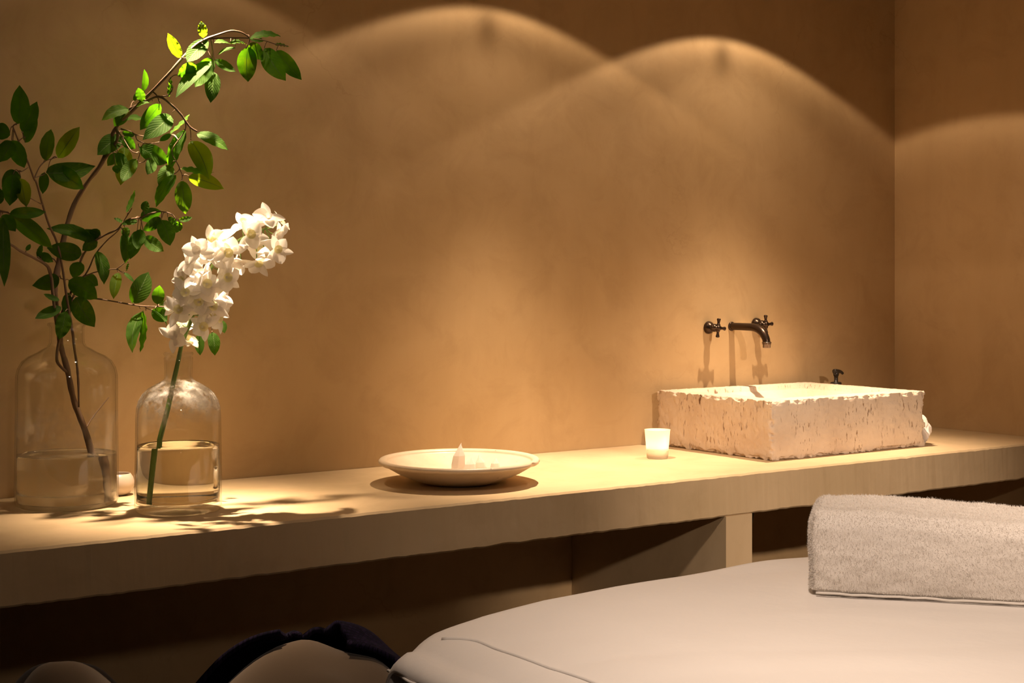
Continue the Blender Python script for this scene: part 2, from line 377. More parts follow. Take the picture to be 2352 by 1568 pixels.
# ------------------------------------------------------------------ stone sink
SX0, SX1, SY0, SY1, SH = 2.605, 3.193, -.473, -.030, .152
def sink():
    t = thing('stone_sink', 'rough travertine block sink with chipped edges standing on the counter below the tap', 'sink', ((SX0+SX1)/2, (SY0+SY1)/2, CZ))
    bm = bmesh.new(); bmesh.ops.create_cube(bm, size=1)
    bmesh.ops.subdivide_edges(bm, edges=bm.edges[:], cuts=120, use_grid_fill=True)
    hx, hy = (SX1-SX0)/2, (SY1-SY0)/2
    for v in bm.verts:
        x, y, z = v.co.x*2*hx, v.co.y*2*hy, (v.co.z+.5)*SH
        top = v.co.z > .4999
        q = Vector((x, y, z))
        d = sorted([(hx-abs(x), 0), (hy-abs(y), 1), (min(z, SH-z), 2)])
        e = d[1][0]
        n1 = noise.noise(q*38); n2 = noise.noise(q*95+Vector((3,1,7))); n3 = noise.noise(q*210)
        chip = max(0, .45+1.3*n1+.9*n2+.4*n3)*.0070*math.exp(-(e/.0065)**1.5)
        if d[1][1] != 2 and d[0][1] != 2: chip *= 1.3   # vertical corners
        sx, sy = (1 if x > 0 else -1), (1 if y > 0 else -1)
        if d[0][1] == 0 or d[1][1] == 0: x -= sx*chip
        if d[0][1] == 1 or d[1][1] == 1: y -= sy*chip
        if (d[0][1] == 2 or d[1][1] == 2): z += (-chip if z > SH/2 else chip)
        # overall roughness of the faces
        rr = .0012*n1+.0009*n2
        if d[0][1] == 0: x += sx*rr + (-.0035*max(0, noise.noise(Vector((q.y*150, q.z*45, 1)))-.30))*sx
        if d[0][1] == 1: y += sy*rr + (-.0035*max(0, noise.noise(Vector((q.x*150, q.z*45, 2)))-.30))*sy
        if top: z += rr
        if top:   # carved basin
            inn = min(hx-.052-abs(q.x), hy-.050-abs(q.y))
            if inn > 0:
                z -= .014*sstep(0, .006, inn)+.066*sstep(.0, .10, inn)*(1-.12*noise.noise(q*6))
        v.co = Vector((x, y, z))
    obj('basin', bm, STONE, t)
    bm = bmesh.new(); lathe(bm, [(.0001,.0735), (.022,.0735), (.026,.0715), (.026,.060)], 32)
    obj('drain', bm, IRON, t)
sink()
# pipe trap hanging under the counter
t = thing('bottle_trap', 'dark rounded drain trap peeking out under the counter below the sink', 'drain trap', (2.66, -.30, 0))
bm = bmesh.new(); lathe(bm, [(.0001,.655), (.022,.658), (.035,.668), (.038,.69), (.038,.72), (.03,.728), (.016,.732), (.016,.7505)], 32)
obj('cup', bm, BLK, t)
bm = bmesh.new(); tube(bm, [(0,.03,.70),(0,.12,.70),(0,.298,.70)], .016, 14, 2); obj('waste_pipe', bm, BLK, t)

# ------------------------------------------------------------------ tap set
def handle(x, z, label, tilt):
    t = thing('tap_handle', label, 'tap handle', (x, 0, z), 0, 'cross handles beside the spout')
    def lat(name, prof):   # lathe about the wall normal (-y)
        bm = bmesh.new(); lathe(bm, prof, 28)
        bmesh.ops.rotate(bm, verts=bm.verts[:], cent=(0,0,0), matrix=Matrix.Rotation(PI/2, 3, 'X'))
        return obj(name, bm, IRON, t)
    lat('rosette', [(.0165,.0), (.0185,.003), (.0175,.008), (.015,.013), (.0105,.0175), (.0085,.0195), (.0001,.0195)])
    lat('stem', [(.0085,.019), (.0115,.023), (.0115,.030), (.0075,.034), (.005,.037), (.005,.046), (.0001,.046)])
    bm = bmesh.new()
    for k in range(4):
        a = tilt+k*PI/2; d = Vector((math.sin(a), 0, math.cos(a)))
        pts = [Vector((0,-.043,0))+d*r for r in (.003,.009,.013,.018,.022,.0255,.0275)]
        tube(bm, pts, [.0065,.0058,.0038,.0042,.0052,.0058,.003], 12, 3)
    lathe2 = bmesh.ops.create_uvsphere(bm, u_segments=16, v_segments=10, radius=.0085)
    for v in lathe2['verts']: v.co.y -= .043
    obj('cross_handle', bm, IRON, t)
handle(2.824, 1.170, 'dark bronze cross handle on the wall, left of the spout', .10)
handle(3.013, 1.177, 'dark bronze cross handle on the wall, partly behind the spout bend', -.05)
t = thing('wall_spout', 'dark bronze bent spout projecting from the wall above the stone sink', 'tap', (2.916, 0, 1.172))
bm = bmesh.new()
pts = [(0,0,0), (0,-.05,0), (0,-.085,-.0005), (0,-.107,-.004), (0,-.127,-.0145), (0,-.139,-.030), (0,-.143,-.042)]
tube(bm, pts, [.0108,.0108,.0112,.0118,.0118,.0112,.0108], 20, 5); obj('spout', bm, IRON, t)
bm = bmesh.new(); lathe(bm, [(.0001,.0), (.0118,0), (.0135,-.0012), (.0135,-.0034), (.0118,-.0045), (.0128,-.0056), (.0128,-.0066), (.0112,-.008), (.0112,-.0165), (.009,-.0175), (.0001,-.0165)], 28, (0,-.143,-.040))
obj('aerator', bm, mat('worn_bronze_rim', (.16,.12,.09), .25, .9), t)
bm = bmesh.new(); lathe(bm, [(.0108,0), (.0130,0), (.0132,.003), (.0122,.005), (.0108,.0055)], 28)
bmesh.ops.rotate(bm, verts=bm.verts[:], cent=(0,0,0), matrix=Matrix.Rotation(PI/2, 3, 'X')); obj('wall_flange', bm, IRON, t)

# ------------------------------------------------------------------ soap pump behind the sink
t = thing('soap_dispenser', 'black soap pump showing above the far side of the stone sink', 'soap dispenser', (3.255, -.093, CZ))
bm = bmesh.new(); lathe(bm, [(.0001,0), (.026,0), (.028,.003), (.028,.105), (.024,.118), (.013,.126), (.013,.136), (.0001,.136)], 36); obj('bottle', bm, AMB, t)
bm = bmesh.new(); lathe(bm, [(.0001,.134), (.0165,.134), (.0165,.150), (.014,.152), (.006,.153), (.006,.168), (.008,.172), (.0095,.184), (.0001,.185)], 28); obj('collar', bm, BLK, t)
bm = bmesh.new(); tube(bm, [(-.008,0,.183), (.004,-.001,.184), (.016,-.004,.182), (.0235,-.006,.176)], [.008,.0065,.005,.0038], 12, 3); obj('nozzle', bm, BLK, t)

# ------------------------------------------------------------------ crumpled hand towel right of the sink
bm = bmesh.new(); bmesh.ops.create_icosphere(bm, subdivisions=5, radius=1)
for v in bm.verts:
    p = v.co.copy(); f = 1+.20*noise.noise(p*1.7)+.14*abs(noise.noise(p*3.2))+.03*noise.noise(p*9)
    q = Vector((p.x*.024*f, p.y*.052*f, max(-.034, p.z*.038*f + (.010*math.sin(p.x*5)))))
    v.co = q
tag(obj('hand_towel', bm, TERRY2, loc=(3.228, -.405, CZ+.0345)), 'small crumpled white cloth tucked against the right side of the stone sink', 'towel')

# ------------------------------------------------------------------ votive candle
t = thing('votive_candle', 'small frosted glass cup with a burning candle, left of the stone sink', 'candle', (2.41, -.26, CZ))
bm = bmesh.new(); lathe(bm, [(.0001,0), (.0255,0), (.027,.003), (.0325,.072), (.0335,.0735), (.0318,.0735), (.0305,.072), (.0252,.010), (.0001,.009)], 48); obj('glass_cup', bm, FROST, t)
bm = bmesh.new(); lathe(bm, [(.0001,.0095), (.0248,.0095), (.0262,.027), (.0235,.0255), (.006,.0245), (.0001,.0245)], 40); obj('wax', bm, WAX, t)
bm = bmesh.new(); tube(bm, [(0,0,.024), (.0005,0,.029), (.001,0,.033)], .0009, 8, 2); obj('wick', bm, BLK, t)
bm = bmesh.new(); lathe(bm, [(.0001,.0335), (.0028,.036), (.0042,.041), (.0036,.047), (.0018,.054), (.0001,.059)], 16); obj('flame', bm, FLAME, t)
cl = bpy.data.lights.new('candle_light', 'POINT'); co = bpy.data.objects.new('candle_light', cl); COL.objects.link(co)
co.location = (2.41, -.26, CZ+.048); cl.energy = 1.1; cl.color = (1,.86,.64); cl.shadow_soft_size = .004; co.parent = None

# ------------------------------------------------------------------ dish with crystals
DX, DY = 1.751, -.347
t = thing('shallow_dish', 'wide shallow cream earthenware dish with chipped rim in the middle of the counter', 'dish', (DX, DY, CZ))
bm = bmesh.new()
def wob(a, z): return (.004*math.sin(a*2+.5)+.002*math.sin(a*5)) * (1 if z > .03 else .3)
lathe(bm, [(.0001,.0025), (.052,.0025), (.055,0), (.072,0), (.088,.0045), (.112,.013), (.140,.0255), (.164,.0395), (.1695,.0425),
           (.1765,.0440), (.1812,.0475), (.1815,.0515), (.1785,.0550), (.1725,.0555), (.1660,.0535), (.1640,.0500), (.1630,.0475), (.160,.0465), (.150,.0400), (.125,.029), (.09,.0215), (.04,.0185), (.0001,.018)], 128, wob=wob)
for v in bm.verts:
    a = math.atan2(v.co.y, v.co.x); r = math.hypot(v.co.x, v.co.y)
    c = math.exp(-((a+1.02)/.05)**2) + .6*math.exp(-((a+.72)/.03)**2)+.4*math.exp(-((a+2.4)/.02)**2)
    if r > .166 and v.co.z < .053: v.co.x *= 1-.022*c; v.co.y *= 1-.022*c; v.co.z += .002*c
    v.co.z += .0016*math.sin(a+.6)*(r/.18) if r > .1 else 0
obj('dish_body', bm, DISH, t)
def crystal(label, x, y, h, r, lean, seed, zoff=.0205):
    random.seed(seed); bm = bmesh.new(); n = 6; ln = Vector(lean)
    rr = [r*random.uniform(.82,1.15) for _ in range(n)]
    lv = [(0,.9), (.35*h,1.06), (.60*h,.92), (.80*h,.42), (.92*h,.14)]
    rings = []
    for z, f in lv: rings.append([bm.verts.new(Vector((rr[k]*f*math.cos(k*PI/3+seed), rr[k]*f*.8*math.sin(k*PI/3+seed), z))+ln*(z/h)) for k in range(n)])
    for i in range(len(rings)-1):
        for k in range(n): bm.faces.new((rings[i][k], rings[i][(k+1)%n], rings[i+1][(k+1)%n], rings[i+1][k]))
    ap = bm.verts.new(Vector((0,0,h))+ln*1.15)
    for k in range(n): bm.faces.new((rings[-1][k], rings[-1][(k+1)%n], ap))
    bm.faces.new(rings[0][::-1])
    tag(obj('quartz_crystal', bm, QZ, smooth=False, loc=(x, y, CZ+zoff)), label, 'crystal', 'white crystals in the dish')
crystal('tallest white pointed crystal standing in the cream dish', DX-.008, DY-.005, .072, .0165, (.009,0,0), 1, .0185)
crystal('white crystal in the dish right beside the tallest one', DX+.020, DY-.010, .038, .015, (.006,0,0), 2, .0185)
crystal('white crystal third from the left in the cream dish', DX+.052, DY-.012, .042, .014, (-.006,.002,0), 3, .0185)
crystal('short white crystal at the right end of the row in the dish', DX+.083, DY-.020, .032, .012, (.002,0,0), 4, .0205)

# ------------------------------------------------------------------ bottles
def bottle(name, label, loc, prof_o, thick, mat_g, wlevel, mat_w, base_t=.010, groove=None):
    t = thing(name, label, 'bottle', loc)
    bm = bmesh.new()
    inner = [(max(r-thick, .0001), max(z, base_t)) for r, z in prof_o if z > 0]
    inner = [(r, z) for r, z in inner]
    prof = [(.0001, .004)] + prof_o + inner[::-1][1:] + [(.0001, base_t+.004)]
    lathe(bm, prof, 96); obj('glass', bm, mat_g, t)
    # water fills the inside up to wlevel
    bm = bmesh.new(); pi = []
    for r, z in prof_o:
        if z > base_t and z < wlevel: pi.append((r-thick-.0004, z))
    rw = pi[-1][0]
    pr = [(.0001, base_t+.005), (pi[0][0]*.85, base_t+.0035)] + pi + [(rw, wlevel-.001), (rw-.0012, wlevel-.0006), (rw-.004, wlevel-.0018), (rw*.7, wlevel-.002), (.0001, wlevel-.002)]
    lathe(bm, pr, 96); obj('water', bm, mat_w, t)
    return t
R = .1005
big = [(.080,0), (.092,.001), (.0985,.005), (R,.012), (R+.001,.03), (R,.10), (R-.001,.18), (R-.001,.24), (R-.0015,.262), (R-.005,.277), (R-.013,.291), (R-.026,.301), (R-.043,.309), (.047,.3155), (.0385,.320), (.0345,.327), (.0335,.338), (.0335,.357), (.0345,.3605), (.0375,.363), (.0378,.3665), (.0355,.3685), (.0325,.3685)]
bottle('large_glass_bottle', 'taller clear glass bottle with cloudy water and a leafy branch, far left of the counter', (.9255, -.165, CZ), big, .0032, GLA, .105, WATA)
R = .0842
sm = [(.066,.002), (.076,0), (.0815,.002), (R-.0005,.007), (R+.0002,.014), (R,.022), (R-.0006,.03), (R,.06), (R-.0012,.12), (R-.0018,.185), (R-.003,.202), (R-.007,.217), (R-.0145,.230), (R-.026,.2415), (R-.040,.2495), (.034,.2545), (.0285,.259), (.0265,.264), (.0268,.275), (.0275,.290), (.0280,.301), (.0262,.3035), (.0265,.3055), (.0285,.3075), (.0285,.3105), (.027,.312), (.0248,.312)]
bottle('small_glass_bottle', 'shorter clear glass bottle of clear water holding white orchids, right of the cloudy one', (1.0837, -.36, CZ), sm, .0030, GLB, .131, WATB, .018)

t = thing('tealight_bowl', 'tiny round pale bowl on the counter between the two glass bottles', 'bowl', (1.058, -.09, CZ))
bm = bmesh.new(); lathe(bm, [(.0001,0), (.017,0), (.026,.006), (.0325,.017), (.034,.027), (.031,.038), (.026,.045), (.0245,.046), (.024,.045), (.028,.037), (.031,.027), (.029,.018), (.02,.010), (.0001,.009)], 48); obj('bowl_body', bm, CER, t)

# ------------------------------------------------------------------ leaves
def leaf_mesh(B, T, wpx, fold=.22, seed=0):
    rnd = random.Random(seed); ax = T-B; L = ax.length; ax.normalize()
    s = (B-CAM).dot(FW); W = wpx*s/FPX
    c = (CAM-(B+T)/2).normalized(); c = (c-ax*c.dot(ax)).normalized()
    Wn = max(W, min(.42*L, .030)); th = math.acos(max(-1, min(1, W/Wn)))
    side = ax.cross(c)
    def rotn(sg):
        M = Matrix.Rotation(sg*th, 3, ax); return M @ c, M @ side
    n1, s1 = rotn(1); n2, s2 = rotn(-1)
    n, sd = (n1, s1) if n1.z > n2.z else (n2, s2)
    tw = rnd.uniform(-.28,.28); M = Matrix.Rotation(tw, 3, ax); n = M @ n; sd = M @ sd
    if n.z < 0 and rnd.random() < .6: n, sd = -n, -sd
    bm = bmesh.new(); uvl = bm.loops.layers.uv.new('UVMap'); NT, NX = 14, 6
    droop = rnd.uniform(.02,.13)*rnd.choice((1,1,-1)); wave = rnd.uniform(.0,.0016); ph = rnd.uniform(0,6); bow = rnd.uniform(-.05,.05)
    fo = fold*rnd.uniform(.3,1.3); G = []
    for i in range(NT+1):
        t = i/NT; h = (t**.62)*((1-t)**.82)/.374*.5 if 0 < t < 1 else 0
        h = h*Wn*(1-.35*sstep(.82,1,t)); row = []
        for j in range(NX+1):
            x = (j/NX-.5)*2
            p = B+ax*(L*t)+sd*(x*h+bow*L*math.sin(PI*t))+n*(-droop*L*(2*t-1)**2+droop*L*.0 + fo*abs(x)*h + wave*math.sin(t*26+ph+(1.5 if x > 0 else 0))*abs(x)**2)
            row.append((bm.verts.new(p), (t, j/NX)))
        G.append(row)
    for i in range(NT):
        for j in range(NX):
            q = [G[i][j], G[i+1][j], G[i+1][j+1], G[i][j+1]]
            f = bm.faces.new([a[0] for a in q])
            for l, a in zip(f.loops, q): l[uvl].uv = a[1]
    bmesh.ops.remove_doubles(bm, verts=bm.verts[:], dist=1e-6)
    return bm

def yA(u, v):   # depth of the main branch's foliage: it leans towards the front of the counter
    k = sstep(150, 420, u)
    return -.17 - (.20 if v < 560 else .13)*k
def yB(u, v):
    return -.20 - .13*sstep(130, -10, u) - .05*sstep(650, 300, v)

# twigs: pixels of the photo turned into points at the branch's own depth
def line3(px, yf, dy=0): return [at(u, v, yf(u, v)+dy) for u, v in px]
TW_A = [
 ([(128,640),(138,590),(152,525),(170,470),(200,420),(235,372),(262,300),(300,258),(345,214),(385,172),(418,134),(446,106),(472,90),(500,80),(530,71),(556,75),(575,88)], .0068, .0015),
 ([(472,90),(500,88),(540,87),(574,88),(607,93),(635,102),(660,105)], .0018, .0010),
 ([(236,370),(262,335),(271,312),(268,285),(290,255),(330,236),(365,222),(395,242),(415,262),(424,275),(437,292),(453,302)], .0036, .0018),
 ([(350,210),(360,219),(367,236)], .0016,.0012), ([(365,222),(388,218),(397,200),(388,186),(398,174),(407,172)], .0014,.0008),
 ([(264,292),(283,318),(300,345),(316,352)], .0015,.0009), ([(278,296),(300,302),(312,309),(331,313)], .0014,.0008),
 ([(312,309),(316,322),(340,330),(366,326)], .0012,.0008), ([(318,330),(322,350),(316,372),(330,372)], .0012,.0008),
 ([(424,275),(425,300),(395,345),(406,372),(412,388),(400,400)], .0012,.0009), ([(412,388),(418,400),(418,416)], .001,.0007),
 ([(436,292),(438,305),(438,320)], .001,.0008),
 ([(135,740),(150,700),(172,650),(184,602),(196,578),(219,553),(245,538),(270,526),(283,511),(300,503),(321,500),(345,490),(372,486),(395,492),(404,505)], .0034,.0009),
 ([(150,715),(185,650),(205,615),(219,584),(245,553),(270,531),(281,513),(303,478)], .0024,.0009),
 ([(172,640),(191,635),(215,626),(232,622),(250,619),(268,618),(277,623),(286,627)], .0015,.0009), ([(268,618),(290,600),(296,590)], .0011,.0008),
 ([(140,748),(150,705),(180,685),(222,686),(255,691),(300,699),(331,703),(372,704),(391,706),(430,712),(470,724),(505,733)], .0022,.001),
 ([(470,724),(484,745),(487,762)], .001,.0008), ([(455,720),(458,745),(458,766)], .001,.0008),
 ([(118,592),(128,600),(140,640)], .0016,.001),
 ([(331,703),(338,708),(349,712)], .001,.0008),
]
TW_B = [
 ([(162,735),(153,680),(143,612),(130,555),(112,515),(98,470),(84,420),(78,410),(64,372),(50,340),(42,322),(34,302),(30,290),(38,284)], .0030,.0012),
 ([(78,412),(90,385),(104,370),(120,364),(131,361)], .0014,.0009), ([(80,408),(92,404),(103,400)], .001,.0008),
 ([(64,385),(50,394),(42,393)], .001,.0008), ([(42,325),(50,318),(58,314)], .001,.0008),
 ([(130,745),(122,680),(118,640),(110,612),(74,590),(46,576),(25,562),(-25,540)], .0036,.0022),
 ([(118,640),(106,608),(86,590)], .002,.0012),
 ([(-30,478),(0,485),(13,487),(24,492),(40,505)], .0024,.0014), ([(98,470),(70,455),(48,440)], .0012,.0008),
]
LV_A = [(415,133,385,76,26),(468,87,461,48,22),(474,94,428,147,38),(450,150,407,174,33),(485,134,403,218,26),(486,136,446,202,40),
 (490,163,484,235,36),(492,139,541,166,20),(569,107,569,188,46),(573,99,603,138,32),(607,110,656,185,46),(635,115,693,183,36),
 (573,83,644,78,13),(576,88,608,92,12),(632,102,664,106,9),(493,96,529,98,9),(530,96,568,99,12),(541,106,498,123,7),
 (330,209,334,158,13),(327,233,318,200,22),(308,232,313,212,9),(388,222,394,177,11),(350,232,312,242,10),(297,247,234,273,28),
 (290,252,262,290,30),(271,270,350,275,12),(367,238,320,298,34),(396,259,331,315,43),(281,304,312,310,16),(279,312,224,355,42),
 (283,315,310,342,27),(285,336,276,425,42),(271,351,287,395,26),(270,352,247,381,22),(265,379,271,398,20),(312,369,279,422,28),
 (324,338,391,373,44),(322,352,360,352,27),(350,365,339,400,27),(391,310,366,326,12),(393,309,436,264,10),(422,297,384,393,31),
 (439,320,481,410,48),(453,302,526,340,30),(416,390,490,398,16),(433,404,515,432,36),(418,416,426,494,39),(401,400,355,474,27),
 (393,377,365,428,34),(294,489,313,438,12),(283,510,262,500,9),(328,483,338,461,20),(322,500,371,485,33),(371,500,330,530,26),
 (371,504,391,564,40),(316,506,281,514,14),(286,521,292,546,20),(286,536,289,605,29),(315,529,298,595,30),(331,545,376,578,32),
 (385,499,412,518,13),(411,505,442,499,12),(412,509,404,535,22),(323,529,315,575,30),(295,604,290,622,6),(227,575,243,652,28),
 (270,624,259,685,23),(286,625,310,647,11),(306,696,343,624,47),(361,698,366,654,29),(322,709,300,805,27),(335,713,328,809,13),
 (349,712,384,738,33),(366,698,391,707,22),(355,710,388,747,7),(507,735,516,765,18),(487,762,493,816,28),(458,767,460,816,23),
 (500,700,513,684,12),(219,551,110,521,24),(231,543,168,543,30),(189,584,108,569,42),(222,548,189,575,30),(194,635,225,655,32),(187,604,166,638,32),(232,540,205,530,22)]
LV_B = [(39,287,43,197,43),(50,303,85,233,33),(57,327,85,272,24),(22,308,-22,300,40),(30,322,58,386,37),(27,322,-3,373,38),(103,367,115,293,31),
 (131,362,181,290,39),(98,400,212,385,46),(102,395,98,445,23),(110,388,194,435,46),(41,393,5,428,37),(48,408,61,474,35),(30,400,22,472,42),
 (22,490,106,485,24),(23,492,121,570,40),(5,492,36,530,32),(3,500,6,660,33),(140,640,77,656,37),(135,691,98,677,11),(140,706,80,733,27),
 (153,671,154,733,25),(150,715,135,780,35),(173,681,217,750,47),(158,643,224,686,48),(89,584,122,602,22),(60,575,70,560,10),(45,440,10,448,26),
 (-10,470,-2,430,34),(86,590,96,560,12)]

def grow(root, twigs, leaves, yf, seed):
    rnd = random.Random(seed); allp = []
    bm = bmesh.new()
    for px, r0, r1 in twigs:
        pts = line3(px, yf); n = len(pts)
        tube(bm, pts, [r0+(r1-r0)*(i/(n-1))**.62 for i in range(n)], 8, 4, knob=.25)
        q = catmull([(*p, 0) for p in pts], 4)
        allp += [Vector(e[:3]) for e in q]
    out = []
    for k, (bu, bv, tu, tv, wp) in enumerate(leaves):
        y0 = yf(bu, bv)+rnd.uniform(-.022,.022); L = math.hypot(tu-bu, tv-bv)/FPX*2.8
        B = at(bu, bv, y0); T = at(tu, tv, max(-.55, min(-.03, y0+rnd.uniform(-.45,.30)*L)))
        near = min(allp, key=lambda p: (p-B).length)
        if (near-B).length < .065:
            mid = (near+B)/2+Vector((0,0,.2*(near-B).length)); tube(bm, [near, mid, B], [.0011,.0008,.0007], 6, 3)
        out.append(leaf_mesh(B, T, wp, seed=seed*100+k))
    return bm, out

def branch(name, label, base_w, stem_pts, stem_r, extra, twigs, leaves, yf, seed):
    t = thing(name, label, 'branch', base_w)
    off = -Vector(base_w)
    bm, lv = grow(t, twigs, leaves, yf, seed)
    tube(bm, stem_pts, stem_r, 12, 5, knob=.22)
    for p, r in extra: tube(bm, p, r, 8, 4, knob=.2)
    obj('twigs', bm, BARK, t, loc=off)
    for b in lv: obj('leaf', b, LEAF, t, loc=off)
    return t
bA = at(224, 1150, -.165)
sA = [Vector((.985,-.185,CZ+.0155)), at(215,1060,-.165), at(196,990,-.165), at(170,920,-.162), at(155,850,-.160), at(141,800,-.162), at(137,768,-.165), at(130,715,-.17), at(126,672,-.17), at(128,640,-.17)]
branch('leafy_branch', 'tall woody branch of green leaves arching right out of the cloudy glass bottle', (.985,-.185,CZ+.0155), sA,
       [.0066,.0068,.0064,.0060,.0062,.0058,.0056,.0056,.0055,.0055],
       [([at(196,985,-.165), at(215,955,-.15), at(250,912,-.14)], [.0016,.0013,.0010]), ([at(160,860,-.16), at(134,835,-.17), at(131,812,-.17), at(137,770,-.175), at(134,738,-.17)], [.003,.0032,.003,.003,.003])],
       TW_A, LV_A, yA, 3)
sB = [at(181,935,-.19), at(180,880,-.186), at(177,840,-.184), at(171,800,-.182), at(167,765,-.185), at(162,735,-.198)]
branch('leafy_branch', 'thinner twig of dark green leaves leaning left out of the cloudy glass bottle', tuple(sB[0]), sB,
       [.0018,.0024,.0026,.0027,.0028,.0030], [], TW_B, LV_B, yB, 7)

# ------------------------------------------------------------------ orchids
def yO(v): return -.36-.115*sstep(800, 500, v)
oc = thing('orchid_spray', 'arching spray of white orchid blooms standing in the shorter glass bottle', 'flower', (1.03,-.36,CZ+.0185+.005))
off = -Vector(oc.location)
bm = bmesh.new()
st = [Vector((1.03,-.365,CZ+.0245)), at(350,1018,-.372), at(368,1005,-.362), at(385,940,-.362), at(398,880,-.36), at(408,835,-.36), at(418,790,yO(790)), at(437,740,yO(740)), at(458,685,yO(685)), at(478,630,yO(630)), at(510,580,yO(580)), at(560,545,yO(545)), at(610,525,yO(525))]
st[1] = (st[0]*.15+st[2]*.85)
tube(bm, st, [.0052,.0052,.0052,.0050,.0048,.0045,.004,.004,.0037,.0034,.003,.0025,.0018], 12, 5)
FL = [(616,500,1),(634,538,1),(556,518,1),(585,512,1),(601,564,1),(547,562,1),(634,572,.9),(606,592,.95),(553,600,1),(487,556,1),(516,550,.95),(458,575,.95),(438,600,.95),(487,592,1),(516,600,1),
      (447,634,1),(516,638,1),(475,648,1),(432,672,1),(500,668,.9),(475,682,1),(409,716,1),(444,708,.95),(488,704,1),(498,728,1),(467,748,1),(401,773,.95),(427,780,.95),(590,600,.9),(530,578,1),(462,615,1),(424,642,.9),(455,690,1),(416,744,.85),(482,722,1),(512,618,1),(572,542,1),(644,512,.8),(404,706,.8),(430,756,.85),(500,585,1),(470,660,1),(500,690,.9)]
rnd = random.Random(5)
stc = [Vector(e[:3]) for e in catmull([(*p,0) for p in st], 6)]
fl = []
for u, v, sc_ in FL:
    near0 = min(stc, key=lambda p: abs(((p-CAM).dot(RT)/(p-CAM).dot(FW))*FPX+1176-u)+abs(HOR-(p.z-CAM.z)/(p-CAM).dot(FW)*FPX-v))
    y = near0.y + rnd.uniform(-.044,.010)
    c = at(u, v, y); d = c-near0
    tube(bm, [near0, (near0+c)/2+Vector((0,0,-.003)), c], [.0013,.0011,.0014], 6, 3)
    fl.append((c, d, sc_))
obj('stem', bm, STEM, oc, loc=off)
def petal(bm, M, L, W, cup, tip, rnd):
    NT, NX = 8, 4; G = []
    curl = rnd.uniform(-.1,.45)
    for i in range(NT+1):
        t = i/NT; h = W*.5*(math.sin(PI*min(1,t**.85))**.7 if 0 < t < 1 else 0)*(1-.25*t*tip)
        if i == 0: h = W*.12
        G.append([bm.verts.new(M @ Vector((L*t, (j/NX-.5)*2*h, cup*L*(t-t*t*curl*1.6)+ .35*h*((j/NX-.5)*2)**2))) for j in range(NX+1)])
    for i in range(NT):
        for j in range(NX): bm.faces.new((G[i][j], G[i+1][j], G[i+1][j+1], G[i][j+1]))
for c, d, s in fl:
    face = (CAM-c).normalized()*.75 + d.normalized()*.9 + Vector((rnd.uniform(-.35,.35), rnd.uniform(-.2,.2), rnd.uniform(-.15,.35))); face.normalize()
    Q = face.to_track_quat('Z', 'Y').to_matrix().to_4x4(); Q = Matrix.Translation(c+off) @ Q @ Matrix.Rotation(rnd.uniform(0,6.28), 4, 'Z') @ Matrix.Scale(s, 4)
    bm = bmesh.new()
    for k in range(3): petal(bm, Q @ Matrix.Rotation(k*2*PI/3, 4, 'Z'), rnd.uniform(.031,.038), .021, rnd.uniform(.15,.5), 1.2, rnd)
    for k in (0,1): petal(bm, Q @ Matrix.Rotation(PI/3+k*2*PI/3, 4, 'Z') @ Matrix.Translation((0,0,.002)), rnd.uniform(.028,.033), .031, rnd.uniform(.15,.4), .5, rnd)
    f = obj('flower', bm, PETAL, oc)
    bm = bmesh.new(); lathe(bm, [(.0015,.0), (.0040,.003), (.006,.006), (.0095,.0085)], 12)
    bmesh.ops.transform(bm, matrix=Q @ Matrix.Translation((-.003,0,.002)), verts=bm.verts[:])
    obj('lip', bm, PETAL if rnd.random() < .35 else LIP, f)

# ------------------------------------------------------------------ treatment table, sheet, towel
Y1, Y0 = -1.06, -2.00    # far and near edge
def ztop(x):
    q = [(1.120,.660),(1.140,.694),(1.17,.712),(1.20,.724),(1.226,.7315),(1.33,.747),(1.446,.757),(1.6,.760),(4,.760)]
    for (a, za), (b, zb) in zip(q, q[1:]):
        if x <= b: return za+(zb-za)*(x-a)/(b-a)-.006*math.exp(-((x-2.32)/.22)**2)+.003*math.exp(-((x-2.75)/.2)**2)
    return .76
def drape(x_path, inset, hang, folds, seed, ribs=0):
    """cloth over the padded top: x_path = (x,z) from the end's hem up onto the top"""
    bm = bmesh.new(); rows = []
    for i, (x, z) in enumerate(x_path):
        k = sstep(1.30, 1.12, x)
        ya, yb = Y0+.05*k*k+inset, Y1-.045*k*k-inset
        row = []
        ny = 220
        prof = [(ya-0, z-hang*(1-q/8)) for q in range(8)]
        rr = .035
        prof = [(ya, z-rr-hang*(1-q/10)) for q in range(10)]
        prof += [(ya+rr*(1-math.cos(a)), z-rr+rr*math.sin(a)) for a in [PI/2*j/6 for j in range(7)]]
        prof += [(ya+rr+(yb-ya-2*rr)*j/ny, z) for j in range(1, ny)]
        prof += [(yb-rr*(1-math.cos(a)), z-rr+rr*math.sin(a)) for a in [PI/2*(6-j)/6 for j in range(7)]]
        prof += [(yb, z-rr-hang*(q+1)/10) for q in range(10)]
        for yy, zz in prof:
            p = Vector((x, yy, zz)); onto = sstep(z-.01, z, zz)
            w1 = .0025*noise.noise(Vector((x*4, yy*7, seed)))*onto
            w1 += folds*(.0075*max(0, noise.noise(Vector(((x*.9+yy*1.5)*4, (x-yy*.6)*1.1, 3+seed)))))*onto
            wy = (1-onto)*(.008*noise.noise(Vector((x*9, zz*1.5, seed))))
            row.append(bm.verts.new((p.x + (0 if i > 4 else ribs*math.sin(yy*150+3*math.sin(yy*23))) + (0 if i > 6 else .003*noise.noise(Vector((yy*14, zz*6, seed)))), p.y+wy, p.z+w1)))
        rows.append(row)
    for a, b in zip(rows, rows[1:]):
        for j in range(len(a)-1): bm.faces.new((a[j], b[j], b[j+1], a[j+1]))
    return bm
